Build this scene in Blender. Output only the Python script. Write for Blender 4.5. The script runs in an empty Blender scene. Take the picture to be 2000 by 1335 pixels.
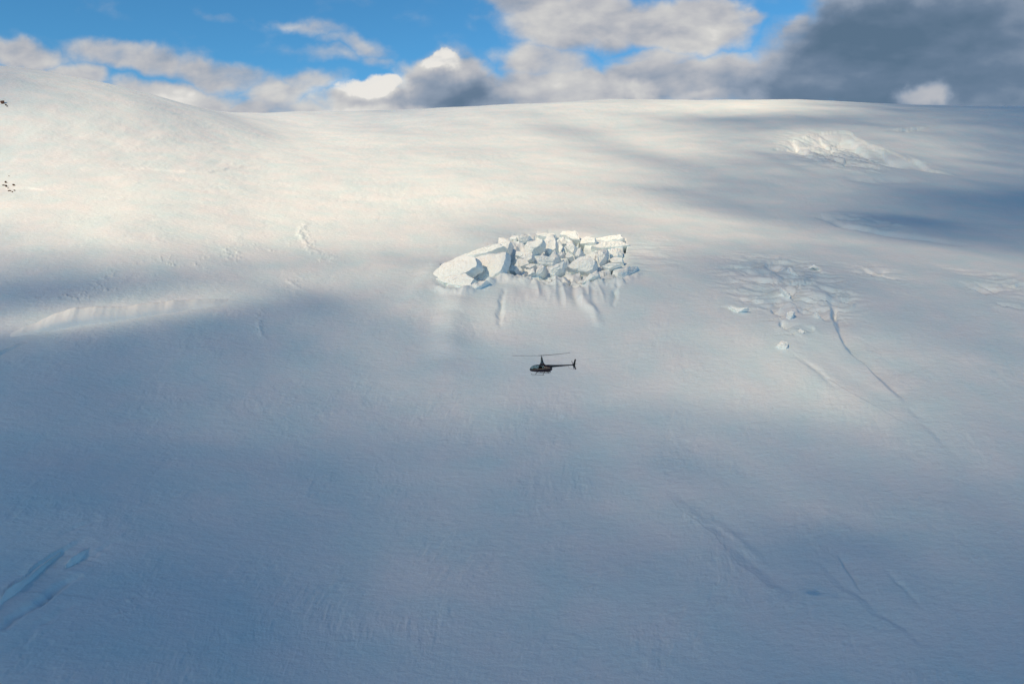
import bpy, bmesh, math, random
import numpy as np
from mathutils import Vector, Matrix
R = math.radians
rng = np.random.default_rng(7)
random.seed(7)
scn = bpy.context.scene
col = scn.collection

# ------------------------------------------------------------------ camera
FX, PITCH = 1556.0, R(-7.0)          # focal length in pixels of a 2000 px wide frame
cam_d = bpy.data.cameras.new('camera'); cam_d.lens = 36 * FX / 2000; cam_d.sensor_width = 36
cam_d.clip_start = 0.5; cam_d.clip_end = 60000
cam = bpy.data.objects.new('camera', cam_d); col.objects.link(cam)
cam.location = (0, 0, 0); cam.rotation_euler = (R(90) + PITCH, 0, 0)
scn.camera = cam
scn.view_settings.view_transform = 'Standard'; scn.view_settings.look = 'None'
scn.view_settings.exposure = 0.12; scn.view_settings.gamma = 1.0

# ------------------------------------------------------------------ sun
SUN_DIR = np.array([-0.54, -0.64, 0.53]); SUN_DIR /= np.linalg.norm(SUN_DIR)   # towards the sun
SUN_EL = math.asin(SUN_DIR[2]); SUN_AZ = math.atan2(SUN_DIR[0], SUN_DIR[1])
sd = bpy.data.lights.new('sun', 'SUN'); sd.energy = 5.0; sd.angle = R(0.5); sd.color = (1.0, 0.75, 0.48)
sun = bpy.data.objects.new('sun', sd); col.objects.link(sun)
sun.rotation_euler = Vector(-SUN_DIR).to_track_quat('-Z', 'Y').to_euler()
sun.location = (-800, -400, 1500)

# ------------------------------------------------------------------ world: Nishita sky with clouds
W = bpy.data.worlds.new('World'); scn.world = W; W.use_nodes = True
nt = W.node_tree; nt.nodes.clear(); L = nt.links
def nd(t, **k):
    n = nt.nodes.new(t)
    for a, v in k.items(): setattr(n, a, v)
    return n
def plug(sock, v):
    if isinstance(v, bpy.types.NodeSocket): L.new(v, sock)
    else: sock.default_value = v
def M(op, a, b=None, c=None, clamp=False):
    n = nd('ShaderNodeMath', operation=op, use_clamp=clamp)
    for i, v in enumerate((a, b, c)):
        if v is not None: plug(n.inputs[i], v)
    return n.outputs[0]
def VM(op, a, b=None, scale=None):
    n = nd('ShaderNodeVectorMath', operation=op)
    plug(n.inputs[0], a)
    if b is not None: plug(n.inputs[1], b)
    if scale is not None: plug(n.inputs[3], scale)
    return n.outputs['Value'] if op in ('LENGTH', 'DOT_PRODUCT') else n.outputs[0]
def MR(v, a, b, c=0.0, d=1.0, smooth=True):
    n = nd('ShaderNodeMapRange', interpolation_type='SMOOTHSTEP' if smooth else 'LINEAR', clamp=True)
    for i, x in enumerate((v, a, b, c, d)): plug(n.inputs[i], x)
    return n.outputs[0]
def MIX(f, a, b, mode='MIX'):
    n = nd('ShaderNodeMix', data_type='RGBA', blend_type=mode)
    plug(n.inputs[0], f); plug(n.inputs[6], a); plug(n.inputs[7], b)
    return n.outputs[2]
def NOISE(vec, scale, detail=8, rough=0.55, dist=0.0):
    n = nd('ShaderNodeTexNoise', noise_dimensions='3D')
    plug(n.inputs['Vector'], vec); n.inputs['Scale'].default_value = scale
    n.inputs['Detail'].default_value = detail; n.inputs['Roughness'].default_value = rough
    n.inputs['Distortion'].default_value = dist
    return n.outputs
SKY_STR = 0.10
sky = nd('ShaderNodeTexSky', sky_type='NISHITA'); sky.sun_disc = False
sky.sun_elevation = SUN_EL; sky.sun_rotation = SUN_AZ
sky.altitude = 1500; sky.air_density = 1.0; sky.dust_density = 0.3; sky.ozone_density = 2.5
tc = nd('ShaderNodeTexCoord')
sep = nd('ShaderNodeSeparateXYZ'); L.new(tc.outputs['Generated'], sep.inputs[0])
X, Y, Z = sep.outputs
# the clouds in front of us: azimuth and height as tangents on a far upright wall, in world axes
yy = M('MAXIMUM', Y, 0.05)
U = M('DIVIDE', X, yy); V = M('DIVIDE', Z, yy)
cmb = nd('ShaderNodeCombineXYZ'); L.new(U, cmb.inputs[0]); L.new(V, cmb.inputs[1]); P0 = cmb.outputs[0]
w1 = VM('SUBTRACT', NOISE(P0, 9, 5, 0.55)[1], (0.5, 0.5, 0.5))
w2 = VM('SUBTRACT', NOISE(VM('ADD', P0, (3.1, 7.7, 1.3)), 26, 5, 0.52)[1], (0.5, 0.5, 0.5))
P1 = VM('ADD', VM('ADD', P0, VM('MULTIPLY', w1, (0.10, 0.05, 0.0))), VM('MULTIPLY', w2, (0.040, 0.026, 0.0)))
def uv(px, py):
    dy = math.cos(PITCH) - math.sin(PITCH) * (667.5 - py) / FX
    dz = math.sin(PITCH) + math.cos(PITCH) * (667.5 - py) / FX
    return ((px - 1000) / FX) / dy, dz / dy
def blob(px, py, rx, ry, rot=0, inner=0.35, amp=1.0, pts=P1):
    u, v = uv(px, py)
    m = nd('ShaderNodeMapping', vector_type='TEXTURE'); L.new(pts, m.inputs[0])
    m.inputs['Location'].default_value = (u, v, 0); m.inputs['Rotation'].default_value = (0, 0, R(rot))
    m.inputs['Scale'].default_value = (rx / FX, ry / FX, 1)
    return MR(VM('LENGTH', m.outputs[0]), inner, 1.0, amp, 0.0)
def union(bl):
    o = bl[0]
    for b in bl[1:]: o = M('MAXIMUM', o, b)
    return o
def plus(bl):
    o = bl[0]
    for b in bl[1:]: o = M('ADD', o, b)
    return o
# (px, py, rx, ry, rot, inner, amp)
CL = [(30,105,150,42,-4,.3,.85),(240,108,190,44,-10,.3,.85),(430,145,200,48,-10,.3,.85),(60,185,190,60,0,.4,.85),(150,150,90,45,0,.3,.85),
      (330,200,210,58,-4,.4,1),(560,190,120,60,6,.3,.9),(620,160,80,45,0,.2,.8),(540,235,240,50,0,.4,.9),
      (430,30,100,22,-6,0,.42),(600,48,130,24,-8,0,.6),(700,85,120,34,-14,.1,.68),(640,100,110,24,-5,0,.5),(735,115,80,24,-12,0,.5),
      (725,180,75,38,8,.4,1),(860,165,130,78,4,.45,1.05),(858,122,36,26,0,.4,1),(780,210,200,50,0,.5,1.05),(940,190,120,60,0,.4,1.05),
      (1130,40,230,80,2,.4,1.05),(1030,5,120,60,0,.4,.95),(1330,45,200,72,-4,.4,1.05),(1430,50,100,34,3,.3,.9),(1060,120,130,60,0,.3,.85),
      (1120,175,220,60,0,.4,1.05),(1330,165,260,75,0,.5,1.05),(1290,110,150,35,0,.2,.8),
      (1800,100,420,150,10,.45,1.15),(1620,150,320,100,12,.35,1.15),(1900,20,350,140,0,.6,1.2),(1560,75,70,45,30,.3,.85),(2300,100,500,260,0,.6,1.2),(1950,190,260,60,0,.7,1.3),
      (1680,50,120,80,30,.3,1)]
body = union([blob(*b) for b in CL])
nA = NOISE(VM('MULTIPLY', P0, (1.0, 1.9, 1)), 11, 7, 0.48, 0.3)[0]
nB = NOISE(VM('MULTIPLY', VM('ADD', P0, (2, 5, 9)), (1.0, 1.5, 1)), 36, 6, 0.5, 0.2)[0]
dens = M('ADD', body, M('MULTIPLY_ADD', M('SUBTRACT', nA, 0.5), 1.1, M('MULTIPLY', M('SUBTRACT', nB, 0.5), 0.38)))
LT0 = [(725,172,78,34,8,.3,1),(858,118,46,24,0,.3,1),(1235,176,52,24,0,.1,.4),(1808,178,56,32,30,.2,1)]
lt0 = union([blob(*b) for b in LT0])
front_mask = M('MULTIPLY', MR(dens, 0.02, 0.95), 0.97)
front_mask = M('MAXIMUM', front_mask, M('MULTIPLY', MR(M('ADD', lt0, M('MULTIPLY', M('SUBTRACT', nB, 0.5), 0.8)), 0.15, 0.7), 0.95))
# clouds over the rest of the sky
Zp = M('ADD', M('ABSOLUTE', Z), 0.25)
cmb2 = nd('ShaderNodeCombineXYZ'); L.new(M('DIVIDE', X, Zp), cmb2.inputs[0]); L.new(M('DIVIDE', Y, Zp), cmb2.inputs[1])
gen = NOISE(cmb2.outputs[0], 1.3, 8, 0.55, 0.4)[0]
gen_mask = MR(gen, 0.60, 0.76)
fr = M('MULTIPLY', MR(Y, 0.25, 0.5), MR(V, 0.95, 0.55))
mask = M('ADD', M('MULTIPLY', front_mask, fr), M('MULTIPLY', gen_mask, M('SUBTRACT', 1.0, fr)), clamp=True)
# tone: 0 = slate shade, 1 = sunlit
DK = [(1850,110,520,190,6,.35,.95),(1620,170,320,90,10,.2,.6),(860,185,130,60,4,.2,.75),(960,190,120,60,0,.1,.55),(740,205,110,30,0,.1,.35),(430,120,260,50,-10,.1,.15),
      (1700,40,160,80,0,.2,.35),(1300,150,260,60,0,.1,.25),(2300,100,500,260,0,.3,.9)]
LT = [(725,170,78,34,8,.45,1.1),(858,118,46,24,0,.4,1.1),(340,185,150,36,-4,.2,.42),(1235,175,60,30,0,.2,.8),(1808,178,60,34,30,.3,1.0),(600,200,90,30,0,.1,.3),
      (1130,40,150,40,0,.1,.25),(1400,45,120,30,0,.1,.25),(720,222,150,14,0,.1,.4),(1340,188,200,14,0,.1,.3),(1130,160,90,34,0,.1,.25),(1050,185,120,26,0,.1,.15)]
dk = M('MINIMUM', plus([blob(*b) for b in DK]), 1.0)
lt = plus([blob(*b) for b in LT])
# relief: the same density a little way towards the sun
Psh = VM('ADD', P0, (-0.012, 0.010, 0))
nS = NOISE(VM('MULTIPLY', Psh, (1.0, 1.9, 1)), 11, 7, 0.48, 0.3)[0]
relief = M('SUBTRACT', nA, nS)
soft = NOISE(VM('MULTIPLY', P0, (1.0, 2.6, 1)), 5.5, 4, 0.45, 0.2)[0]
tone = M('ADD', M('MULTIPLY', M('SUBTRACT', soft, 0.5), 0.85), M('ADD', M('SUBTRACT', 0.66, M('MULTIPLY', dk, 0.50)), M('MULTIPLY', lt, 0.40)))
tone = M('ADD', tone, M('MULTIPLY', M('MULTIPLY_ADD', relief, 0.9, M('MULTIPLY', M('SUBTRACT', nB, 0.5), 0.4)), M('SUBTRACT', 1.0, M('MULTIPLY', dk, 0.62))))
ramp = nd('ShaderNodeValToRGB'); L.new(tone, ramp.inputs[0])
K = 1 / SKY_STR
cr = ramp.color_ramp
def setramp(cr, stops):
    while len(cr.elements) > 1: cr.elements.remove(cr.elements[-1])
    cr.elements[0].position = stops[0][0]; cr.elements[0].color = (*stops[0][1], 1)
    for p, c in stops[1:]:
        e = cr.elements.new(p); e.color = (*c, 1)
setramp(cr, [(0.0, (.095, .15, .22)), (0.16, (.135, .19, .27)), (0.36, (.25, .30, .38)), (0.62, (.45, .455, .48)), (0.85, (.60, .59, .57)), (1.0, (.78, .75, .70))])
cloudcol = VM('SCALE', ramp.outputs[0], scale=K)
skycol = MIX(1.0, sky.outputs[0], (0.43, 0.96, 1.14, 1), 'MULTIPLY')
final = MIX(mask, skycol, cloudcol)
bg = nd('ShaderNodeBackground'); L.new(final, bg.inputs[0]); bg.inputs[1].default_value = SKY_STR
out = nd('ShaderNodeOutputWorld'); L.new(bg.outputs[0], out.inputs[0])

# ------------------------------------------------------------------ numpy noise and pixel helpers
def _h(ix, iy, seed):
    n = (ix.astype(np.int64) * 374761393 + iy.astype(np.int64) * 668265263 + seed * 1442695041) & 0xffffffff
    n = ((n ^ (n >> 13)) * 1274126177) & 0xffffffff
    n = (n ^ (n >> 16)) & 0xffffffff
    return n.astype(np.float64) / 4294967295.0
def vnoise(x, y, seed=0):
    ix = np.floor(x); iy = np.floor(y); fx = x - ix; fy = y - iy
    ix = ix.astype(np.int64); iy = iy.astype(np.int64)
    a = 2 * math.pi
    def g(i, j, dx, dy):
        t = _h(i, j, seed) * a
        return np.cos(t) * dx + np.sin(t) * dy
    ux = fx * fx * fx * (fx * (fx * 6 - 15) + 10); uy = fy * fy * fy * (fy * (fy * 6 - 15) + 10)
    n00 = g(ix, iy, fx, fy); n10 = g(ix + 1, iy, fx - 1, fy); n01 = g(ix, iy + 1, fx, fy - 1); n11 = g(ix + 1, iy + 1, fx - 1, fy - 1)
    return (n00 + (n10 - n00) * ux + ((n01 + (n11 - n01) * ux) - (n00 + (n10 - n00) * ux)) * uy) * 1.5
def fbm(x, y, octv=4, gain=0.5, seed=0):
    s = 0; a = 1.0; f = 1.0
    for o in range(octv):
        s = s + a * vnoise(x * f + o * 17.3, y * f - o * 9.1, seed + o); a *= gain; f *= 2.03
    return s
def sstep(a, b, x):
    t = np.clip((x - a) / (b - a), 0, 1); return t * t * (3 - 2 * t)
cP, sP = math.cos(PITCH), math.sin(PITCH)
def ray(px, py):
    a = (px - 1000) / FX; b = (667.5 - py) / FX
    return np.array([a, cP - sP * b, sP + cP * b])
def project(x, y, z):
    d = y * cP + z * sP; u = -y * sP + z * cP
    d = np.maximum(d, 1.0)
    return 1000 + FX * x / d, 667.5 - FX * u / d

# ------------------------------------------------------------------ the mountain: control points (px, py, forward distance)
def colpts(px, lst): return [(px, py, d) for py, d in lst]
left = [(1335,190),(1150,228),(1000,268),(850,318),(700,382),(640,415),(585,445),(520,492),(460,545),(400,605),(345,690),(300,755),(250,815),(200,880)]
CP = []
CP += colpts(-500, left) + [(-500,120,960)]
CP += colpts(0, left) + [(0,153,945)]
CP += colpts(260, [(1335,196),(1150,236),(1000,278),(850,332),(700,396),(610,440),(520,500),(450,560),(390,640),(340,725),(300,800),(250,880),(207,970)])
CP += [(260, 221, 1560), (0, 228, 1600), (-500, 235, 1600)]
CP += colpts(430, [(262,1000),(236,1080),(227,1560)])
CP += colpts(720, [(300,1010),(265,1180),(240,1400),(217,1640)])
CP += colpts(560, [(1335,202),(1150,245),(1000,292),(850,348),(700,412),(600,466),(520,530),(450,610),(390,710),(335,840),(300,960),(275,1100),(248,1300),(220.5,1620)])
CP += colpts(880, [(1335,206),(1150,250),(1000,300),(850,355),(700,420),(600,472),(560,500),(510,560),(460,622),(400,730),(330,900),(270,1150),(211,1640)])
CP += colpts(1200, [(1335,208),(1150,252),(1000,302),(850,356),(700,420),(600,468),(560,494),(500,560),(460,615),(400,740),(330,920),(260,1200),(197,1620)])
CP += colpts(1550, [(1335,208),(1150,250),(1000,298),(850,350),(700,410),(620,452),(560,500),(510,560),(470,625),(400,760),(330,900),(265,1130),(198,1560)])
CP += colpts(2000, [(1335,206),(1150,248),(1000,295),(850,348),(700,418),(600,480),(530,545),(480,620),(400,770),(300,1040),(211,1500)])
CP += colpts(2500, [(1335,206),(1150,248),(1000,295),(850,348),(700,418),(600,480),(530,545),(480,620),(400,770),(300,1040),(222,1450)])
pts = []
for px, py, d in CP:
    r = ray(px, py); p = r * (d / r[1]); pts.append(p)
ridges = {}
for (px, py, d), p in zip(CP, pts):
    if px in (-500, 0, 260) and d < 1500: continue
    if px not in ridges or py < ridges[px][0]: ridges[px] = (py, p)
for px, (py, p) in ridges.items():
    for k, dz in ((1.22, 22), (2.0, 190), (4.0, 520), (12.0, 900)):
        pts.append(np.array([p[0] * k, p[1] * k, p[2] - dz]))
pts = np.array(pts)
TH, LR = 1.5, 1.0
def tpq(x, y):
    r = np.hypot(x, y); th = np.arctan2(x, y)
    return np.clip(th, -0.78, 0.78) * TH, np.log(np.clip(r, 150, 15000)) * LR, r, th
qa, qb, _, _ = tpq(pts[:, 0], pts[:, 1])
def kern(d2): return 0.5 * d2 * np.log(d2 + 1e-12)
n = len(pts)
Kmat = kern((qa[:, None] - qa[None]) ** 2 + (qb[:, None] - qb[None]) ** 2) + np.eye(n) * 2e-4
Pm = np.c_[np.ones(n), qa, qb]
A = np.block([[Kmat, Pm], [Pm.T, np.zeros((3, 3))]])
sol = np.linalg.solve(A, np.r_[pts[:, 2], 0, 0, 0])
def Hbase(x, y):
    shp = np.shape(x); x = np.ravel(x).astype(float); y = np.ravel(y).astype(float)
    o = np.empty(len(x))
    for s in range(0, len(x), 60000):
        a, b, r, th = tpq(x[s:s+60000], y[s:s+60000])
        z = sol[n] + sol[n+1] * a + sol[n+2] * b
        z = z + kern((a[:, None] - qa) ** 2 + (b[:, None] - qb) ** 2) @ sol[:n]
        wb = sstep(0.8, 1.7, np.abs(th))
        z = z * (1 - wb) + wb * (-115 - 60 * sstep(100, 4000, r))
        wn = sstep(190, 60, r); z = z * (1 - wn) + wn * -121.0
        o[s:s+60000] = z
    return o.reshape(shp)
# coarse grid for quick look-ups
gx = np.linspace(-2400, 3200, 561); gy = np.linspace(-900, 3900, 481)
GZ = Hbase(*np.meshgrid(gx, gy))
def Hq(x, y):
    fx = np.clip((x - gx[0]) / (gx[1] - gx[0]), 0, len(gx) - 1.001); fy = np.clip((y - gy[0]) / (gy[1] - gy[0]), 0, len(gy) - 1.001)
    i = fx.astype(int); j = fy.astype(int); fx = fx - i; fy = fy - j
    return (GZ[j, i] * (1-fx) + GZ[j, i+1] * fx) * (1-fy) + (GZ[j+1, i] * (1-fx) + GZ[j+1, i+1] * fx) * fy
def at(px, py):
    """world point where the line through a picture position meets the bare slope"""
    r = ray(px, py); t = np.concatenate([np.linspace(60, 1200, 700), np.linspace(1201, 2600, 500)]) / r[1]
    P = r[None] * t[:, None]; below = P[:, 2] < Hbase(P[:, 0], P[:, 1])
    k = int(np.argmax(below)) if below.any() else len(t) - 1
    k = max(k, 1)
    tt = np.linspace(t[k-1], t[k], 60); Q = r[None] * tt[:, None]; b2 = Q[:, 2] < Hbase(Q[:, 0], Q[:, 1])
    return Q[int(np.argmax(b2))] if b2.any() else Q[-1]

# ------------------------------------------------------------------ terrain relief
def poly_sd(x, y, P):
    """distance along, signed distance (positive to the right of travel)"""
    best = np.full(x.shape, 1e9); sg = np.zeros(x.shape); tt = np.zeros(x.shape)
    seg = [np.hypot(*(P[i+1] - P[i])) for i in range(len(P)-1)]; tot = sum(seg); acc = 0
    for i in range(len(P)-1):
        a = P[i]; d = P[i+1] - a; l2 = max(d @ d, 1e-9)
        t = np.clip(((x - a[0]) * d[0] + (y - a[1]) * d[1]) / l2, 0, 1)
        qx = x - a[0] - t * d[0]; qy = y - a[1] - t * d[1]; D = np.hypot(qx, qy)
        s = np.sign(d[1] * qx - d[0] * qy)
        m = D < best
        best[m] = D[m]; sg[m] = s[m]; tt[m] = (acc + t[m] * seg[i]) / tot
        acc += seg[i]
    return tt, best * np.where(sg == 0, 1, sg)
FEAT = []   # (world xy polyline, kind, width, amplitude, wobble)
def feat(px_pts, kind, w, amp, wob=0.25, w2=None):
    P = np.array([at(*p)[:2] for p in px_pts]); FEAT.append((P, kind, w, amp, wob, w2 or 4 * w))
# kinds: ridge, groove (gaussian), step (drop to the right of travel, recovering over w2)
feat([(1612,560),(1628,630),(1650,680),(1690,712),(1722,742),(1760,785)][::-1], 'step', 3.4, 3.8, 0.16, 16)
feat([(1735,755),(1765,790),(1830,860),(1900,930)][::-1], 'step', 3.0, 0.35, 0.3, 10)
feat([(1525,668),(1590,718),(1650,762),(1710,798),(1800,850)][::-1], 'step', 13, 1.3, 0.12, 45)
feat([(1545,690),(1590,716),(1640,762)], 'groove', 2.2, 0.9)
feat([(1290,952),(1340,1000),(1400,1045),(1442,1098),(1500,1145),(1560,1180)][::-1], 'step', 4.6, 1.1, 0.18, 12)
feat([(1330,975),(1400,1022),(1455,1075),(1500,1120)], 'ridge', 3.2, 0.9)
feat([(1588,1092),(1630,1140),(1700,1190),(1770,1240),(1850,1290)][::-1], 'step', 2.4, 0.55, 0.25, 6)
feat([(1632,1082),(1655,1120),(1682,1158)][::-1], 'step', 0.9, 0.8, 0.15, 4)
feat([(1720,1100),(1760,1140),(1800,1190)], 'groove', 1.3, 0.5)
feat([(900,550),(893,610),(880,660),(868,740)], 'ridge', 10.0, 3.2, 0.08)
feat([(985,560),(978,600),(974,640)], 'groove', 1.6, 1.9)
feat([(1132,565),(1140,590),(1158,612),(1172,640)], 'ridge', 2.8, 2.6)
feat([(1212,540),(1202,570),(1197,600)], 'groove', 1.7, 2.0)
feat([(1112,530),(1105,560)], 'groove', 1.5, 1.6)
feat([(870,500),(830,560),(780,600)], 'ridge', 9.0, 2.4)
feat([(120,334),(180,329),(260,327),(345,333),(408,337),(440,330),(485,322),(540,318)], 'step', 3.0, 0.9, 0.35, 60)
feat([(0,368),(60,366),(90,372)], 'step', 2.0, 0.8, 0.3, 30)
feat([(0,1180),(10,1152),(26,1140),(48,1127),(75,1103),(100,1086),(132,1066),(165,1046)], 'step', 0.9, 2.2, 0.2, 10)
feat([(120,1108),(140,1090),(176,1068)], 'step', 0.8, 1.3, 0.2, 6)
feat([(0,1232),(25,1206),(75,1176),(105,1148),(130,1132),(160,1120)], 'groove', 1.5, 2.4, 0.12)
feat([(150,1090),(200,1072),(240,1052)], 'groove', 1.4, 0.7)
feat([(110,1048),(150,1030),(200,1015)], 'groove', 1.2, 0.6)
feat([(20,1275),(70,1225),(150,1170)], 'groove', 1.5, 0.7)
feat([(1720,259),(1760,254),(1812,245)], 'step', 2.5, 5, 0.3, 14)
feat([(1588,420),(1625,432),(1660,444),(1720,452),(1800,464),(1900,480)], 'groove', 6, 5.5, 0.2)
feat([(1490,288),(1545,272),(1600,262),(1650,262),(1700,280),(1760,303),(1860,338)], 'step', 26, 12, 0.3, 90)
feat([(1490,292),(1530,310),(1580,330),(1640,345)], 'groove', 14, 3, 0.2)
feat([(1640,344),(1700,352),(1800,352)], 'groove', 14, 4, 0.2)
feat([(600,425),(585,455),(600,485),(640,510)], 'ridge', 2.0, 0.7, 0.5)
feat([(560,545),(585,565)], 'ridge', 1.0, 0.5, 0.5)
feat([(512,620),(505,650),(525,668)], 'ridge', 1.2, 0.5, 0.5)
for i_, (pl_, w_, a_) in enumerate([
    ([(430,165),(520,148),(590,165)],1.4,1.8),([(585,195),(625,240),(700,255)],1.6,2.4),([(680,205),(740,180),(810,225)],1.6,2.2),([(600,262),(635,292),(705,268)],1.4,1.8),
    ([(535,312),(590,342),(602,375)],1.6,2.6),([(615,432),(690,428),(752,462),(795,522)],2.0,2.8),([(465,425),(500,455),(525,475)],1.4,2.2),([(528,478),(545,500),(570,498)],1.2,2.0),
    ([(525,515),(545,560),(580,575)],1.3,2.2),([(640,562),(660,590),(690,588)],1.2,1.8),([(735,545),(742,570),(722,590)],1.1,1.8),([(150,432),(240,424),(330,442),(400,430),(455,452)],1.2,1.7),
    ([(890,372),(930,385),(965,402)],1.3,1.6),([(925,330),(1010,350)],1.2,1.4),([(1000,178),(1100,212),(1165,190)],1.6,2.0),([(1055,230),(1130,240),(1225,262)],1.6,1.8),
    ([(130,275),(250,268),(380,262),(480,240)],1.3,1.3),([(140,330),(260,322),(420,335)],1.2,1.3),([(180,385),(300,372),(430,390),(560,380)],1.3,1.4),([(160,180),(280,178),(340,190)],1.2,1.4),
    ([(760,300),(850,320),(930,318)],1.3,1.5),([(650,370),(760,380),(860,372)],1.3,1.5),([(240,125),(380,120),(500,128)],1.3,1.2),([(1640,300),(1700,318),(1760,352)],1.6,1.6),([(1705,288),(1780,310),(1830,335)],1.6,1.8),
    ([(1815,398),(1870,430),(2000,446)],1.8,2.2),([(1560,215),(1700,228),(1850,222),(1990,240)],1.4,1.3),([(1500,190),(1640,205),(1800,212)],1.4,1.1),([(1860,280),(1990,322)],1.5,1.6)]):
    dg = i_ in (1, 4, 5, 6, 7, 8, 9, 12, 15, 23, 24, 25)
    feat([(1350 + a / 3.077, 460 + b / 3.077) for a, b in (pl_[::-1] if dg else pl_)], 'step', w_, a_ * (1.5 if dg else 0.8), 0.3, 5)
for pl_, w_, a_ in [([(1545,272),(1565,290),(1600,318)],3,4),([(1600,264),(1625,285),(1640,310)],3,4),([(1655,268),(1690,292),(1720,318)],3,4),([(1700,282),(1745,312),(1790,325)],3,3.5),([(1775,308),(1820,330),(1870,345)],3,3.5),([(1500,292),(1540,286),(1580,300)],3,3)]:
    feat(pl_, 'step', w_, a_, 0.4, 12)
def worley(x, y, seed):
    ix = np.floor(x).astype(np.int64); iy = np.floor(y).astype(np.int64)
    f1 = np.full(x.shape, 9.0); f2 = np.full(x.shape, 9.0); cid = np.zeros(x.shape)
    for a in (-1, 0, 1):
        for b in (-1, 0, 1):
            cx = ix + a; cy = iy + b
            d = np.hypot(cx + 0.15 + 0.7 * _h(cx, cy, seed) - x, cy + 0.15 + 0.7 * _h(cx, cy, seed + 5) - y)
            h = _h(cx, cy, seed + 9)
            m = d < f1; f2 = np.where(m, f1, np.minimum(f2, d)); cid = np.where(m, h, cid); f1 = np.where(m, d, f1)
    return f1, f2, cid
def ell(px, py, cx, cy, rx, ry, rot=0, soft=0.5):
    c, s = math.cos(R(rot)), math.sin(R(rot)); dx = px - cx; dy = py - cy
    q = np.hypot((dx * c + dy * s) / rx, (-dx * s + dy * c) / ry)
    return sstep(1.0, 1.0 - soft, q)
def relief(x, y, z0):
    """metres of relief on the bare slope; regions are located on the ground by where they lie in view"""
    d = np.zeros(x.shape); px, py = project(x, y, z0)
    r = np.hypot(x, y)
    front = (y > 100) & (np.abs(px - 1000) < 1500)
    # broad undulation and wind ripples
    d += 1.0 * fbm(x / 95, y / 95, 3, 0.5, 3) * sstep(150, 400, r)
    wx = x + 7 * fbm(x / 70, y / 70, 2, 0.5, 11); wy = y + 7 * fbm(x / 70, y / 70, 2, 0.5, 12)
    c, s = math.cos(R(22)), math.sin(R(22))                          # down the fall lines of the bowl, a little to the left
    fa = np.hypot(wx, wy + 150); fb = np.arctan2(wx, wy + 150) * 480
    ua = fa * c + fb * s; va = -fa * s + fb * c                      # sastrugi run down to the left
    patch = 0.20 + 0.80 * sstep(-0.1, 0.6, fbm(x / 30, y / 44, 3, 0.6, 21))
    d += patch * 0.12 * fbm(ua / 12, va / 5.8, 5, 0.6, 31)
    sh = 1 - np.abs(fbm(ua / 9, va / 2.6, 3, 0.5, 37)) * 1.8
    d += patch * 0.02 * np.clip(sh, 0, 1)
    f_ = fbm(ua / 14, va / 5.2, 5, 0.6, 39); d += patch * 0.085 * np.tanh(4.5 * f_)
    d += 0.05 * fbm(ua / 4.0, va / 1.5, 3, 0.65, 41)
    # far slope: small suncups
    farm = sstep(560, 760, y)
    d += farm * 0.11 * fbm(x / 6.5, y / 14, 3, 0.5, 51) * (0.4 + sstep(-.3, .5, fbm(x / 90, y / 160, 2, 0.5, 52)))
    # left hillside: old tracks and wind scour
    hill = ell(px, py, 200, 270, 420, 80, 8, 0.6)
    d += hill * (0.5 * fbm(x / 26, y / 60, 3, 0.45, 61) + 0.06 * fbm(x / 7, y / 16, 3, 0.5, 63))
    # left rubble specks
    rub = np.maximum(ell(px, py, 380, 508, 330, 26, -9, 0.7), ell(px, py, 150, 575, 200, 24, -10, 0.7)) * sstep(-0.15, 0.4, fbm(x / 18, y / 18, 3, 0.5, 71))
    rub = np.maximum(rub, 1.0 * ell(px, py, 600, 468, 22, 44, -20, 0.8)); rub = np.maximum(rub, ell(px, py, 632, 505, 34, 14, 0, 0.8))
    rub = np.maximum(rub, 0.6 * ell(px, py, 510, 630, 22, 60, 12, 0.8)); rub = np.maximum(rub, 0.5 * ell(px, py, 575, 560, 30, 40, 0, 0.8))
    sp = np.clip(fbm(x / 4.6, y / 2.2, 3, 0.6, 73) - 0.24, 0, 1)
    d += rub * 1.3 * sp
    d += 0.8 * ell(px, py, 255, 1170, 120, 60, -30, 0.9) * np.clip(fbm(x / 3, y / 2, 3, 0.6, 75) - 0.2, 0, 1) * 0.5
    # crevassed ground right of centre
    crv = np.maximum(ell(px, py, 1540, 560, 190, 72, 12, 0.55), 0.55 * ell(px, py, 1700, 530, 110, 26, 12, 0.7))
    crv = np.maximum(crv, 0.7 * ell(px, py, 1960, 560, 120, 34, 10, 0.6))
    qx = x + 6 * fbm(x / 22, y / 22, 2, 0.5, 81); qy = y + 6 * fbm(x / 22, y / 22, 2, 0.5, 82)
    rg = 1 - np.abs(fbm(qx / 34, qy / 9, 3, 0.45, 83)) * 2.0
    d += crv * (1.5 * np.clip(rg, -0.4, 1) + 0.2 * fbm(qx / 12, qy / 4, 3, 0.5, 84) - 1.2)
    f1, f2, cid = worley(qx / 22 + 3, qy / 9, 85)
    core = ell(px, py, 1555, 575, 110, 50, 25, 0.6)
    d += core * ((cid - 0.5) * 3.0 * sstep(0, 0.45, f2 - f1) - 0.6 * sstep(0.25, 0.0, f2 - f1))
    # bed of the icefall: a jumbled hollow under the blocks
    ice = np.maximum(ell(px, py, 1090, 505, 150, 58, 4, 0.35), 0.3 * ell(px, py, 925, 525, 90, 36, -22, 0.35))
    f1, f2, cid = worley(qx / 11, qy / 11, 91)
    d += ice * (-3.4 + (cid - 0.5) * 4.0 * sstep(0.0, 0.18, f2 - f1) - 3.4 * sstep(0.2, 0.0, f2 - f1) + 0.8 * fbm(x / 5, y / 5, 3, 0.5, 93))
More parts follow.
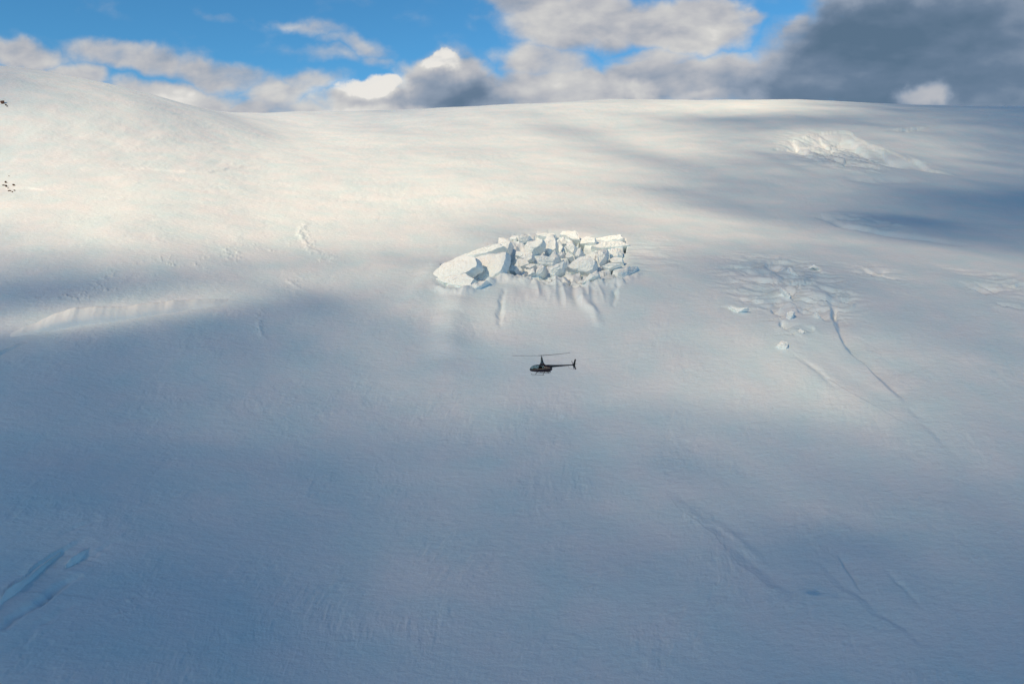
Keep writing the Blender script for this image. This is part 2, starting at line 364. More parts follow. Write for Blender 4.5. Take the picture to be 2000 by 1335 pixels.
    for a_, b_, ra, rb in ((790,320,52,115),(870,228,42,34),(935,328,44,24),(1168,250,36,70),(1392,285,62,42),(1250,352,42,26),(812,432,30,30),(928,432,30,26),(1548,300,22,55),
                           (1682,240,14,60),(478,430,42,40),(545,372,45,14),(985,410,40,22),(1290,170,30,40),(1200,400,34,34),(1345,205,26,40),(1460,330,20,60),(440,330,60,12),(320,400,90,8)):
        d -= 9.0 * ell(px, py, 800 + a_ / 4, 420 + b_ / 4, ra / 4, rb / 4, 0, 0.55)
    # fins running down out of the icefall
    fan = ell(px, py, 1110, 570, 130, 40, 0, 0.8)
    d += fan * 1.6 * (1 - np.abs(fbm(x / 11, y / 60, 2, 0.5, 95)) * 2)
    tail = ell(px, py, 1270, 500, 90, 50, 0, 0.8)
    d += tail * 0.8 * fbm(x / 30, y / 6, 3, 0.55, 97)
    for a_, b_, ra, rb in ((500,190,70,24),(592,322,44,24),(690,448,66,26),(640,225,40,20),(500,455,26,16),(545,535,20,24),(860,460,26,50)):
        d -= 3.6 * ell(px, py, 1350 + a_ / 3.077, 460 + b_ / 3.077, ra / 3.077, rb / 3.077, 12, 0.7)
    # snow banked against the foot of the icefall
    lowy = np.interp(px, [840, 900, 930, 980, 1040, 1100, 1160, 1220, 1260], [556, 572, 562, 541, 543, 543, 550, 545, 528])
    ban = np.exp(-((py - lowy - 2) / 7.0) ** 2) * sstep(835, 870, px) * sstep(1265, 1225, px)
    d += ban * (2.2 + 2.4 * fbm(x / 9, y / 20, 3, 0.5, 99))
    # rough mound high on the right
    md = ell(px, py, 1640, 300, 150, 40, 12, 0.7)
    d += md * (3.6 * fbm(x / 30 + y / 40, y / 45, 4, 0.55, 101) + 2.2 * (1 - 2 * np.abs(fbm(x / 14 + y / 20, y / 30, 3, 0.5, 103))))
    d += ell(px, py, 1700, 435, 130, 24, 8, 0.8) * 2.0 * fbm(x / 20, y / 20, 3, 0.5, 105)
    # traced steps, ridges and grooves
    for k, (P, kind, w, amp, wob, w2) in enumerate(FEAT):
        R_ = w2 * 3 if kind == 'step' else w * 4
        m = front & (x > P[:, 0].min() - R_) & (x < P[:, 0].max() + R_) & (y > P[:, 1].min() - R_) & (y < P[:, 1].max() + R_)
        if not m.any(): continue
        xm = x[m]; ym = y[m]
        xm = xm + wob * w * 2.5 * fbm(xm / (w * 6), ym / (w * 6), 3, 0.5, 200 + k); ym = ym + wob * w * 2.5 * fbm(xm / (w * 6), ym / (w * 6), 3, 0.5, 230 + k)
        t, sdist = poly_sd(xm, ym, P)
        tap = np.sin(math.pi * np.clip(t, 0.0, 1)) ** 0.85
        tap = np.where((t <= 0) | (t >= 1), 0.0, tap) + 0.0
        tap *= 0.85 + 0.35 * fbm(t * 5 + 0.4, t * 1.7 + k + 0.37, 2, 0.5, 260)
        if kind == 'ridge': v = amp * np.exp(-(sdist / w) ** 2)
        elif kind == 'groove': v = -amp * np.exp(-(sdist / w) ** 2)
        else: v = -amp * sstep(0, w, sdist) * np.exp(-np.clip(sdist - w, 0, None) / w2) + 0.25 * amp * np.exp(-(np.clip(-sdist, 0, None) / (w * 3)) ** 2) * (sdist < 0)
        d[m] += v * tap
    fade = sstep(1.5, 1.2, np.abs(np.arctan2(x, y))) * sstep(60, 170, r) * sstep(6000, 2500, r)
    return d * fade

# ------------------------------------------------------------------ materials
def material(name): 
    m = bpy.data.materials.new(name); m.use_nodes = True; return m, m.node_tree, m.node_tree.nodes['Principled BSDF']
def snow_material(name, colr, bump=0.8, tint=(0.80, 0.90, 0.93)):
    m, t, b = material(name)
    N, LK = t.nodes, t.links
    co = N.new('ShaderNodeTexCoord')
    n1 = N.new('ShaderNodeTexNoise'); n1.inputs['Scale'].default_value = 0.045; n1.inputs['Detail'].default_value = 6
    n2 = N.new('ShaderNodeTexNoise'); n2.inputs['Scale'].default_value = 0.9; n2.inputs['Detail'].default_value = 8; n2.inputs['Roughness'].default_value = 0.65
    n3 = N.new('ShaderNodeTexNoise'); n3.inputs['Scale'].default_value = 0.33; n3.inputs['Detail'].default_value = 5
    mp = N.new('ShaderNodeMapping'); mp.inputs['Rotation'].default_value = (0, 0, R(-72)); mp.inputs['Scale'].default_value = (0.6, 1.3, 1)
    LK.new(co.outputs['Object'], n1.inputs['Vector']); mp2 = N.new('ShaderNodeMapping'); mp2.inputs['Rotation'].default_value = (0, 0, R(-72)); mp2.inputs['Scale'].default_value = (0.55, 1.0, 1); LK.new(co.outputs['Object'], mp2.inputs[0]); LK.new(mp2.outputs[0], n2.inputs['Vector'])
    LK.new(co.outputs['Object'], mp.inputs[0]); LK.new(mp.outputs[0], n3.inputs['Vector'])
    mx = N.new('ShaderNodeMix'); mx.data_type = 'RGBA'
    rp = N.new('ShaderNodeMapRange'); rp.inputs[1].default_value = 0.35; rp.inputs[2].default_value = 0.7
    LK.new(n1.outputs[0], rp.inputs[0]); LK.new(rp.outputs[0], mx.inputs[0])
    mx.inputs[6].default_value = (*colr, 1); mx.inputs[7].default_value = (colr[0] * tint[0] / tint[2], colr[1] * 0.985, colr[2], 1)
    LK.new(mx.outputs[2], b.inputs['Base Color'])
    ad = N.new('ShaderNodeMath'); ad.operation = 'MULTIPLY_ADD'; LK.new(n2.outputs[0], ad.inputs[0]); ad.inputs[1].default_value = 0.6; LK.new(n3.outputs[0], ad.inputs[2])
    bp = N.new('ShaderNodeBump'); bp.inputs['Strength'].default_value = bump; bp.inputs['Distance'].default_value = 0.5
    LK.new(ad.outputs[0], bp.inputs['Height']); LK.new(bp.outputs[0], b.inputs['Normal'])
    b.inputs['Roughness'].default_value = 0.75; b.inputs['Specular IOR Level'].default_value = 0.15
    return m
SNOW = snow_material('snow', (0.838, 0.892, 0.93))
ICE = snow_material('glacier_ice', (0.89, 0.915, 0.92), 0.35, (0.84, 0.9, 0.92))
def plain(name, c, rough=0.4, metal=0.0, spec=0.5, noise=0.12, nscale=6, coat=0):
    m, t, b = material(name); N, LK = t.nodes, t.links
    co = N.new('ShaderNodeTexCoord'); nz = N.new('ShaderNodeTexNoise'); nz.inputs['Scale'].default_value = nscale; nz.inputs['Detail'].default_value = 5
    LK.new(co.outputs['Object'], nz.inputs['Vector'])
    mx = N.new('ShaderNodeMix'); mx.data_type = 'RGBA'; LK.new(nz.outputs[0], mx.inputs[0])
    mx.inputs[6].default_value = (*[v * (1 - noise) for v in c], 1); mx.inputs[7].default_value = (*[min(1, v * (1 + noise)) for v in c], 1)
    LK.new(mx.outputs[2], b.inputs['Base Color']); b.inputs['Roughness'].default_value = rough; b.inputs['Metallic'].default_value = metal
    b.inputs['Specular IOR Level'].default_value = spec; b.inputs['Coat Weight'].default_value = coat
    return m

# ------------------------------------------------------------------ object helpers
def tag(o, label=None, cat=None, group=None, kind=None):
    if label: o['label'] = label
    if cat: o['category'] = cat
    if group: o['group'] = group
    if kind: o['kind'] = kind
    return o
def mesh_np(name, verts, quads, mat, parent=None, smooth=True):
    me = bpy.data.meshes.new(name)
    verts = np.asarray(verts, np.float32); quads = np.asarray(quads, np.int32)
    me.vertices.add(len(verts)); me.vertices.foreach_set('co', verts.ravel())
    me.loops.add(quads.size); me.loops.foreach_set('vertex_index', quads.ravel())
    me.polygons.add(len(quads)); me.polygons.foreach_set('loop_start', np.arange(0, quads.size, quads.shape[1], dtype=np.int32))
    me.polygons.foreach_set('loop_total', np.full(len(quads), quads.shape[1], np.int32)) if False else None
    me.update(calc_edges=True); me.validate()
    if smooth: me.polygons.foreach_set('use_smooth', np.ones(len(me.polygons), bool))
    me.materials.append(mat)
    o = bpy.data.objects.new(name, me); col.objects.link(o)
    if parent: o.parent = parent
    return o
def mesh_py(name, verts, faces, mat, parent=None, smooth=True):
    me = bpy.data.meshes.new(name); me.from_pydata([tuple(map(float, v)) for v in verts], [], [tuple(f) for f in faces]); me.update()
    bm = bmesh.new(); bm.from_mesh(me); bmesh.ops.recalc_face_normals(bm, faces=bm.faces); bm.to_mesh(me); bm.free()
    if smooth: me.polygons.foreach_set('use_smooth', np.ones(len(me.polygons), bool))
    me.materials.append(mat)
    o = bpy.data.objects.new(name, me); col.objects.link(o)
    if parent: o.parent = parent
    return o
def empty(name, loc):
    o = bpy.data.objects.new(name, None); o.location = loc; o.empty_display_size = 1; col.objects.link(o); return o

# ------------------------------------------------------------------ snow slope: one sheet out to the horizon
def build_slope():
    th_f = np.linspace(-0.70, 0.70, 1480)
    th_b = np.linspace(0.70, 2 * math.pi - 0.70, 150)[1:-1]
    th = np.concatenate([th_f, th_b])
    # ring radii follow the fall of the slope so that every ring looks equally far from the next
    ys = np.linspace(150, 2100, 6000); zz = Hbase(ys * 0, ys); ang = np.arctan2(zz, ys)
    dens = np.abs(np.gradient(ang, ys)) + 0.35 * np.gradient(np.log(ys), ys)*0.12 + 1.2e-4
    cum = np.cumsum(dens); cum /= cum[-1]
    rr = np.interp(np.linspace(0, 1, 1150), cum, ys)
    r = np.concatenate([[2, 10, 25, 45, 70, 95, 120, 137], rr, np.geomspace(2150, 20000, 60)])
    Rr, T = np.meshgrid(r, th, indexing='ij')
    x = (Rr * np.sin(T)).ravel(); y = (Rr * np.cos(T)).ravel()
    z = Hbase(x, y); z = z + relief(x, y, z)
    nr, nth = len(r), len(th)
    i = np.arange(nr - 1)[:, None]; j = np.arange(nth)[None]
    a = i * nth + j; b = i * nth + (j + 1) % nth
    q = np.stack([a, b, b + nth, a + nth], -1).reshape(-1, 4)[:, ::-1]
    q = q[:, ::-1] if False else q
    # centre cap
    V = np.c_[x, y, z]
    o = mesh_np('snow_slope', V, q, SNOW)
    bm = None
    tag(o, kind='structure')
    return o
slope = build_slope()
def Hfull(x, y):
    x = np.atleast_1d(np.asarray(x, float)); y = np.atleast_1d(np.asarray(y, float)); z = Hbase(x, y)
    return z + relief(x, y, z)

# ------------------------------------------------------------------ unseen cloud deck behind the camera, its thickness shaped to set the slope's light
TG_X = np.array([0, 250, 500, 750, 1000, 1250, 1500, 1750, 2000], float)
TG_Y = np.array([200, 250, 300, 350, 400, 470, 520, 600, 700, 800, 900, 1000, 1150, 1335], float)
TG = np.array([   # sunlight let through, 0..1, where it lands on the slope
 [0.46,0.93,0.69,0.50,0.71,0.64,0.79,0.09,0.07],
 [0.72,0.89,1.00,0.68,0.73,0.66,0.36,0.28,0.08],
 [0.72,0.88,1.00,0.84,0.76,0.82,0.32,0.32,0.15],
 [0.83,0.92,0.93,0.92,0.80,0.63,0.31,0.30,0.23],
 [0.84,1.00,1.00,1.00,0.88,0.61,0.46,0.14,0.00],
 [0.55,0.81,1.00,0.79,0.42,0.73,0.45,0.27,0.16],
 [0.49,0.45,0.47,0.57,0.43,0.43,0.34,0.36,0.27],
 [0.07,0.08,0.11,0.35,0.50,0.29,0.35,0.34,0.33],
 [0.07,0.10,0.15,0.26,0.33,0.31,0.32,0.29,0.31],
 [0.05,0.10,0.14,0.19,0.24,0.29,0.31,0.25,0.22],
 [0.05,0.11,0.15,0.17,0.18,0.22,0.26,0.23,0.18],
 [0.03,0.08,0.13,0.14,0.13,0.14,0.18,0.20,0.17],
 [0.01,0.05,0.10,0.11,0.11,0.13,0.15,0.15,0.13],
 [0.00,0.02,0.07,0.09,0.09,0.09,0.09,0.06,0.04]])
def Tmap(px, py):
    px = np.clip(px, 0, 2000); py = np.clip(py, 200, 1335)
    i = np.clip(np.searchsorted(TG_X, px) - 1, 0, len(TG_X) - 2); j = np.clip(np.searchsorted(TG_Y, py) - 1, 0, len(TG_Y) - 2)
    fx = (px - TG_X[i]) / (TG_X[i+1] - TG_X[i]); fy = (py - TG_Y[j]) / (TG_Y[j+1] - TG_Y[j])
    T = (TG[j, i] * (1-fx) + TG[j, i+1] * fx) * (1-fy) + (TG[j+1, i] * (1-fx) + TG[j+1, i+1] * fx) * fy
    def g(cx, cy, rx, ry, rot, a):
        c, s = math.cos(R(rot)), math.sin(R(rot)); dx = px - cx; dy = py - cy
        return a * np.exp(-((dx * c + dy * s) / rx) ** 2 - ((-dx * s + dy * c) / ry) ** 2)
    k = 1 - g(1480, 240, 190, 13, 1, .60) - g(1290, 320, 260, 20, 17, .42) - g(1400, 408, 190, 22, 12, .48) - g(1900, 410, 220, 45, 12, .5)
    T = T * np.clip(k, 0.02, 1) + g(1430, 212, 260, 10, 1, .22) + g(1600, 470, 420, 14, 7, .12) + g(1840, 300, 90, 40, 20, .10) + g(1180, 360, 180, 26, 22, .12)
    T = T + g(895, 620, 26, 70, 0, .10) + g(1600, 775, 240, 42, 36, .13) + g(1370, 830, 130, 60, 10, .09) + g(330, 880, 280, 55, 0, .035) - g(1840, 640, 160, 30, 40, .05)  + g(250, 616, 270, 15, -9, 1.1) + g(60, 1122, 100, 18, -45, .18) - g(1740, 452, 150, 16, 9, .30) - g(1585, 1156, 140, 80, 0, .15) - g(1545, 562, 120, 42, 12, .12) + g(1575, 283, 90, 20, 0, .30)
    return np.clip(T, 0.012, 0.97)
def build_deck():
    ZD, DEN = 900.0, 0.035
    x = np.linspace(-3300, 1100, 300); y = np.linspace(-2100, 1750, 270)
    Xg, Yg = np.meshgrid(x, y); xs = Xg.ravel(); ys_ = Yg.ravel()
    k = np.full(xs.shape, np.nan); P = lambda t: (xs - SUN_DIR[0] * t, ys_ - SUN_DIR[1] * t, ZD - SUN_DIR[2] * t)
    hit = np.zeros(xs.shape, bool); kk = np.full(xs.shape, 2300.0)
    for t in np.arange(1000, 2400, 8.0):
        a, b, c = P(t); below = (c < Hq(a, b)) & ~hit
        kk[below] = t; hit |= below
    a, b, c = P(kk); px, py = project(a, b, c)
    py = np.where(b < 150, 1335, py); px = np.where(b < 150, 1000 + 3 * a, px)
    T = Tmap(px, py).reshape(Xg.shape)
    # soften: cloud edges are wisps
    for _ in range(2):
        T = (T + np.roll(T, 1, 0) + np.roll(T, -1, 0) + np.roll(T, 1, 1) + np.roll(T, -1, 1)) / 5
    T = np.clip(T * (1 + 0.06 * fbm(Xg / 130, Yg / 130, 4, 0.55, 301)), 0.01, 0.99)
    tau = -np.log(T)
    ex = sstep(x[0], x[0] + 500, Xg) * sstep(x[-1], x[-1] - 300, Xg) * sstep(y[0], y[0] + 500, Yg) * sstep(y[-1], y[-1] - 250, Yg)
    thick = tau * ex / DEN * SUN_DIR[2] + 0.4
    lump = 8 * fbm(Xg / 220, Yg / 220, 4, 0.5, 311)
    bot = ZD + lump - thick * 0.35; top = bot + thick
    ny, nx = Xg.shape; nn = nx * ny
    V = np.concatenate([np.c_[xs, ys_, bot.ravel()], np.c_[xs, ys_, top.ravel()]])
    i = np.arange(ny - 1)[:, None]; j = np.arange(nx - 1)[None]; q = (i * nx + j)
    lo = np.stack([q, q + nx, q + nx + 1, q + 1], -1).reshape(-1, 4); hi = np.stack([q, q + 1, q + nx + 1, q + nx], -1).reshape(-1, 4) + nn
    ring = np.concatenate([np.arange(nx - 1), np.arange(ny - 1) * nx + nx - 1, (ny - 1) * nx + np.arange(nx - 1, 0, -1), np.arange(ny - 1, 0, -1) * nx])
    nxt = np.roll(ring, -1); side = np.stack([ring, nxt, nxt + nn, ring + nn], -1)
    m = bpy.data.materials.new('cloud_vapour'); m.use_nodes = True; t = m.node_tree; t.nodes.clear()
    v = t.nodes.new('ShaderNodeVolumePrincipled'); v.inputs['Color'].default_value = (0.30, 0.33, 0.38, 1); v.inputs['Density'].default_value = DEN
    v.inputs['Anisotropy'].default_value = 0.5
    oo = t.nodes.new('ShaderNodeOutputMaterial'); t.links.new(v.outputs[0], oo.inputs['Volume'])
    o = mesh_np('shade_clouds', V, np.concatenate([lo, hi, side]), m)
    return tag(o, kind='structure')
build_deck()

# ------------------------------------------------------------------ ice cliffs
def ice_cliff(name, prof, label, cat, seed, group=None, mat=None, lean=0.9):
    """prof: (px, py of the lip, py of the foot); the wall stands on the slope and its lip runs back into it"""
    xs = np.array([p[0] for p in prof], float); N = max(24, int((xs[-1] - xs[0]) / 2.2))
    t = np.linspace(xs[0], xs[-1], N); yu = np.interp(t, xs, [p[1] for p in prof]); yl = np.interp(t, xs, [p[2] for p in prof])
    gap = yl - yu
    yb = yu + 0.5
    yu = yu + 0.08 * gap * fbm(t / 45 + 0.37, t / 61 + 0.71, 3, 0.5, seed)
    rows = []; NR = 9
    foot = np.array([at(a, b) for a, b in zip(t, yl)]); back = np.array([at(a, b) for a, b in zip(t, yb)])
    lip = []
    for a, b, f in zip(t, yu, foot):
        r = ray(a, b); lip.append(r * ((f[1] + lean * (gap.mean() * f[1] / FX)) / r[1]))
    lip = np.array(lip); hgt = lip[:, 2] - foot[:, 2]
    rows.append(foot + [0, 0.6, -3.0])
    for k in range(NR):
        q = k / (NR - 1); P = foot * (1 - q) + lip * q
        bul = 0.22 * hgt * math.sin(math.pi * q) + 0.07 * hgt * fbm(t / 110 + 0.5 * q + 0.3, t / 150 + q * 2.2 + 0.4, 3, 0.45, seed + 1)
        bul = bul * min(1, 2.5 * (1 - q) + 0.15) * min(1, 0.4 + 2 * q)
        P = P + np.c_[bul * -0.15, -bul, bul * 0]; rows.append(P)
    for q in (0.12, 0.35, 0.65, 1.0):
        P = lip * (1 - q) + back * q; P[:, 2] += 0.12 * hgt * math.sin(math.pi * min(q * 1.2, 1)) - 1.2 * q
        rows.append(P)
    rows.append(back + [0, 1.0, -4.0])
    V = np.concatenate(rows); nr = len(rows); F = []
    for i in range(nr):
        j = (i + 1) % nr
        for c in range(N - 1): F.append((i * N + c, i * N + c + 1, j * N + c + 1, j * N + c))
    F.append([i * N for i in range(nr)][::-1]); F.append([i * N + N - 1 for i in range(nr)])
    return tag(mesh_py(name, V, F, mat or ICE), label, cat, group)
ice_cliff('ice_cliff', [(-30,673,682),(0,662,671),(16,655,664),(45,638,657),(75,628,651),(110,613,645),(150,603,639),(200,600,633),(240,600,627),(280,594,621),(330,588,613),(370,585,606),(420,584,601),(455,583,594),(478,584,587)],
          'long pale wall of ice curving across the shaded slope at the left of the view', 'ice cliff', 11)
ice_cliff('ice_cliff', [(-60,716,730),(-20,694,708),(8,680,692),(35,670,680),(72,665,668)], 'short pale ice step just below the left end of the long ice wall', 'ice cliff', 17)
ice_cliff('ice_cliff', [(-30,1200,1222),(0,1170,1184),(14,1150,1170),(30,1137,1158),(48,1128,1138),(70,1108,1113),(100,1086,1089),(118,1076,1077.5)], 'narrow curved ice lip at the edge of the lowest crevasses on the left', 'ice cliff', 23, lean=0.8)
ice_cliff('ice_cliff', [(126,1102,1103),(138,1089,1097),(156,1078,1086),(175,1067,1069)], 'small leaf-shaped ice lip right of the narrow curved one above the lowest crevasse', 'ice cliff', 29, lean=0.8)

# ------------------------------------------------------------------ the icefall's blocks, each a body of its own
def block(outline, label, seed, name='serac', group='broken ice blocks of the icefall', lift=0.4, deep=9.0, bulge=0.20, cat='ice block', calm=False):
    rg = np.random.default_rng(seed); P = np.array(outline, float); c2 = P.mean(0)
    w = (P[:, 0].max() - P[:, 0].min()); h = (P[:, 1].max() - P[:, 1].min())
    g = at(c2[0], P[:, 1].max() * 0.6 + c2[1] * 0.4)
    r = ray(*c2); base = r * ((g[1] - lift) / r[1]); sc = base[1] / FX
    nrm = np.array([-0.34 + rg.normal(0, .32), -0.72, 0.46 + rg.normal(0, .20)]); nrm /= np.linalg.norm(nrm)
    def onplane(px, py):
        q = ray(px, py); return q * ((base @ nrm) / (q @ nrm))
    # resample the outline with a little roughness
    if calm: nrm = np.array([-0.45, -0.70, 0.50]); nrm /= np.linalg.norm(nrm)
    cl = np.r_[P, P[:1]]; L_ = np.r_[0, np.cumsum(np.hypot(*np.diff(cl, axis=0).T))]; M_ = 96 if w > 40 else 64
    tt = np.linspace(0, L_[-1], M_, endpoint=False); O = np.c_[np.interp(tt, L_, cl[:, 0]), np.interp(tt, L_, cl[:, 1])]
    ang = tt / L_[-1] * 2 * math.pi; jit = 1 + 0.07 * fbm(2.2 * np.cos(ang) + seed, 2.2 * np.sin(ang), 3, 0.6, seed)
    O = c2 + (O - c2) * jit[:, None] * (1.05 if calm else 0.99)
    F0 = np.array([onplane(*p) for p in O]); C = F0.mean(0); size = min(w, h) * sc
    away = np.array([0.25, 0.85, -0.45]); away /= np.linalg.norm(away)
    # local plane axes; the face is cut by a few crossing planes, like a fractured block
    e1 = np.cross(nrm, [0, 0, 1.0]); e1 /= np.linalg.norm(e1); e2 = np.cross(e1, nrm)
    D0 = F0 - C; U0 = np.c_[D0 @ e1, D0 @ e2]; ext = np.abs(U0).max(0) + 1e-6
    planes = []
    for k in range(5):
        th = rg.uniform(0, 2 * math.pi); sl = rg.uniform(0.4, 1.2)
        planes.append((math.cos(th) * sl, math.sin(th) * sl, rg.uniform(0.5, 1.0)))
    NS = 30 if w > 40 else 20; rows = []
    for s_, dp in ((1.10, deep), (1.08, deep * .5), (1.04, deep * .22), (1.01, 0.9)): rows.append(C + D0 * s_ + away * dp)
    for k in range(NS):
        s_ = 1 - (k / NS) ** 0.8 * 0.97 if k else 1.0
        U = U0 * s_; u = U[:, 0] / ext[0]; v = U[:, 1] / ext[1]
        h_ = np.min([b_ + a1 * u + a2 * v for a1, a2, b_ in planes], 0)
        gu = U[:, 0] / 5.5 + 0.9 * vnoise(U[:, 0] / 4, U[:, 1] / 4, seed + 7); gv = U[:, 1] / 2.6 + 0.25 * gu + 0.9 * vnoise(U[:, 0] / 4, U[:, 1] / 4, seed + 8)
        w1_, w2_, wc_ = worley(gu, gv, seed + 11)
        h_ = np.clip(h_, 0, 1.4) * min(1.0, (1 - s_) * 6) * bulge * size * 1.5
        h_ = h_ + 0.35 * fbm(U[:, 0] / 3.2 + seed, U[:, 1] / 2.2, 4, 0.55, seed + 3) * min(1, size / 4) * min(1, (1 - s_) * 5)
        h_ = h_ + min(1.0, (1 - s_) * 8) * ((wc_ - 0.5) * 0.5 - 0.42 * sstep(0.16, 0.0, w2_ - w1_)) * min(1, size / 5)
        rows.append(C + D0 * s_ + nrm * h_[:, None])
    NRW = len(rows); V = np.concatenate(rows + [[rows[-1].mean(0)]])
    F = []
    for i in range(NRW - 1):
        for c in range(M_): F.append((i * M_ + c, i * M_ + (c + 1) % M_, (i + 1) * M_ + (c + 1) % M_, (i + 1) * M_ + c))
    for c in range(M_): F.append(((NRW-1) * M_ + c, (NRW-1) * M_ + (c + 1) % M_, NRW * M_))
    F.append(list(range(M_))[::-1])
    org = C.copy(); o = mesh_py(name, V - org, F, ICE); o.location = org
    try: o.data.set_sharp_from_angle(angle=R(62))
    except Exception: pass
    return tag(o, label, cat, group)
def z2(pts, ox=800, oy=420, k=4.0): return [(ox + a / k, oy + b / k) for a, b in pts]
BL = [
 ("broad rounded block at the far left end of the icefall", [(130,540),(190,455),(260,380),(420,312),(500,330),(510,400),(430,448),(260,498)]),
 ("long slab leaning along the top of the icefall's left half", [(370,335),(430,305),(560,260),(690,222),(730,242),(600,292),(500,318),(420,318)]),
 ("largest smooth block of the icefall's left half, right of the small star-shaped hollow", [(515,335),(600,310),(745,292),(735,370),(700,440),(650,475),(560,510),(503,500),(530,410)]),
 ("block at the right tip of the left half, above the dark blue gap", [(690,235),(700,175),(745,175),(785,205),(750,290),(690,300)]),
 ("low wide block along the lower left edge of the icefall", [(205,500),(300,480),(430,458),(495,500),(470,550),(400,553),(320,535)]),
 ("thin pointed block hanging lowest below the left half", [(425,592),(480,545),(600,508),(545,560),(465,600)]),
 ("small capped block left of the icefall's summit, at the right lip of the dark gap", [(850,200),(835,165),(880,148),(945,165),(920,192)]),
 ("flat thin slab forming the icefall's top edge left of the summit", [(985,145),(1060,138),(1135,142),(1120,172),(1000,162)]),
 ("curved block with a notched face in the upper middle", [(895,300),(900,240),(940,205),(1040,182),(1032,240),(985,268),(960,330)]),
 ("tall pale tower standing in the middle of the icefall", [(1038,265),(1050,210),(1070,165),(1120,150),(1140,190),(1140,265),(1085,295)]),
 ("slanting block tucked below the curved notched one", [(868,335),(900,292),(962,300),(950,340),(915,362)]),
 ("small square block at the inner edge of the dark gap", [(826,310),(832,280),(885,283),(900,300),(865,322)]),
 ("wedge below the small square block", [(840,352),(905,338),(935,378),(865,402)]),
 ("wide hollow-faced block below the tall tower", [(988,340),(1030,308),(1085,328),(1130,275),(1168,330),(1115,385),(1010,378)]),
 ("ragged crest block at the highest point right of the summit notch", [(1170,150),(1190,125),(1290,122),(1330,190),(1275,196),(1220,160)]),
 ("small leaning block under the ragged crest", [(1168,192),(1205,165),(1232,225),(1190,225)]),
 ("triangular fin standing right of the centre", [(1213,245),(1262,192),(1300,245),(1272,295)]),
 ("narrow upright splinter right of the triangular fin", [(1285,322),(1310,270),(1335,248),(1342,300),(1325,325)]),
 ("low pyramid below the triangular fin", [(1215,325),(1240,285),(1275,318),(1240,338)]),
 ("square-shouldered block at the start of the right upper rim", [(1332,222),(1342,180),(1400,165),(1448,175),(1448,212),(1390,220)]),
 ("long flat bar along the right upper rim", [(1452,182),(1550,160),(1645,150),(1672,182),(1545,207),(1452,208)]),
 ("second flat bar just beneath the upper rim bar, pointing right", [(1420,243),(1500,215),(1660,205),(1728,230),(1640,245),(1480,256)]),
 ("upright block hanging under the second flat bar", [(1468,272),(1545,262),(1530,330),(1485,382),(1465,330)]),
 ("upright block nearest the right end of the icefall", [(1562,322),(1575,258),(1642,258),(1665,310),(1620,330)]),
 ("low slab under the rightmost upright block", [(1555,345),(1600,328),(1662,332),(1662,365),(1585,368)]),
 ("small pointed block on the lower edge beside a blue hollow", [(990,425),(1020,383),(1062,400),(1035,455),(985,462)]),
 ("tooth between two small blue hollows on the lower edge", [(925,468),(945,420),(968,408),(980,450)]),
 ("snow-draped block on the lower edge under the middle", [(1085,415),(1140,385),(1205,358),(1190,420),(1125,475),(1095,450)]),
 ("large tilted block with a chipped face in the lower right", [(1230,402),(1275,360),(1320,330),(1400,308),(1448,355),(1432,420),(1380,445),(1300,430)]),
 ("slanting ledge below the large chipped block", [(1345,528),(1390,475),(1465,428),(1478,468),(1420,500)]),
 ("stepped shelf at the lower right corner of the icefall", [(1630,450),(1700,400),(1782,402),(1755,440),(1660,488)]),
 ("small tooth at the lower edge just right of the dark gap", [(776,430),(798,388),(836,400),(822,438)]),
 ("thin sloping slab inside the right half", [(1498,400),(1560,370),(1645,380),(1560,415)]),
 ("small block in the blue shade right of the tall tower", [(1150,300),(1185,285),(1215,300),(1180,322)]),
 ("little capping block above the left half's right tip", [(780,180),(800,160),(845,160),(825,190)]),
 ("low lump between the lower edge teeth and the wide hollow-faced block", [(900,400),(950,378),(985,388),(940,412)]),
]
CALM = {0, 1, 2, 3, 4}
for i, (lb, pl) in enumerate(BL): block(z2(pl), lb, 400 + i, calm=i in CALM, bulge=0.07 if i in CALM else 0.20)
BR = [
 ("lone rounded ice block lying below the crevassed ground", [(518,652),(545,630),(575,638),(582,668),(556,690),(525,676)], 1.2, 4),
 ("low winged ice fin above the lone rounded block's left", [(225,425),(290,436),(345,430),(300,452),(278,462),(260,445)], 1.2, 5),
 ("thin curved ice blade at the top of the crevassed ground", [(583,188),(598,192),(612,215),(655,250),(630,248),(600,225)], 1.6, 6),
 ("pale arched ice crest at the right of the crevassed ground's top", [(688,198),(738,173),(772,200),(735,188),(705,202)], 1.6, 6),
 ("slanting ice blade in the middle of the crevassed ground", [(535,308),(560,325),(598,362),(592,374),(560,350)], 1.6, 6),
 ("hooked ice fin beside the head of the long dark crevasse", [(745,452),(772,475),(775,492),(755,508),(752,480)], 1.4, 6),
 ("small knobbly ice lump left of the hooked fin", [(575,460),(600,448),(622,462),(612,490),(590,505),(578,488)], 1.4, 5),
 ("small squat ice piece under the knobbly lump", [(640,570),(655,560),(680,575),(668,590),(648,586)], 1.0, 4),
]
for i, (lb, pl, lf, dp) in enumerate(BR): block(z2(pl, 1350, 460, 3.077), lb, 500 + i, group='ice blocks of the crevassed ground', lift=lf * 0.35, deep=dp)

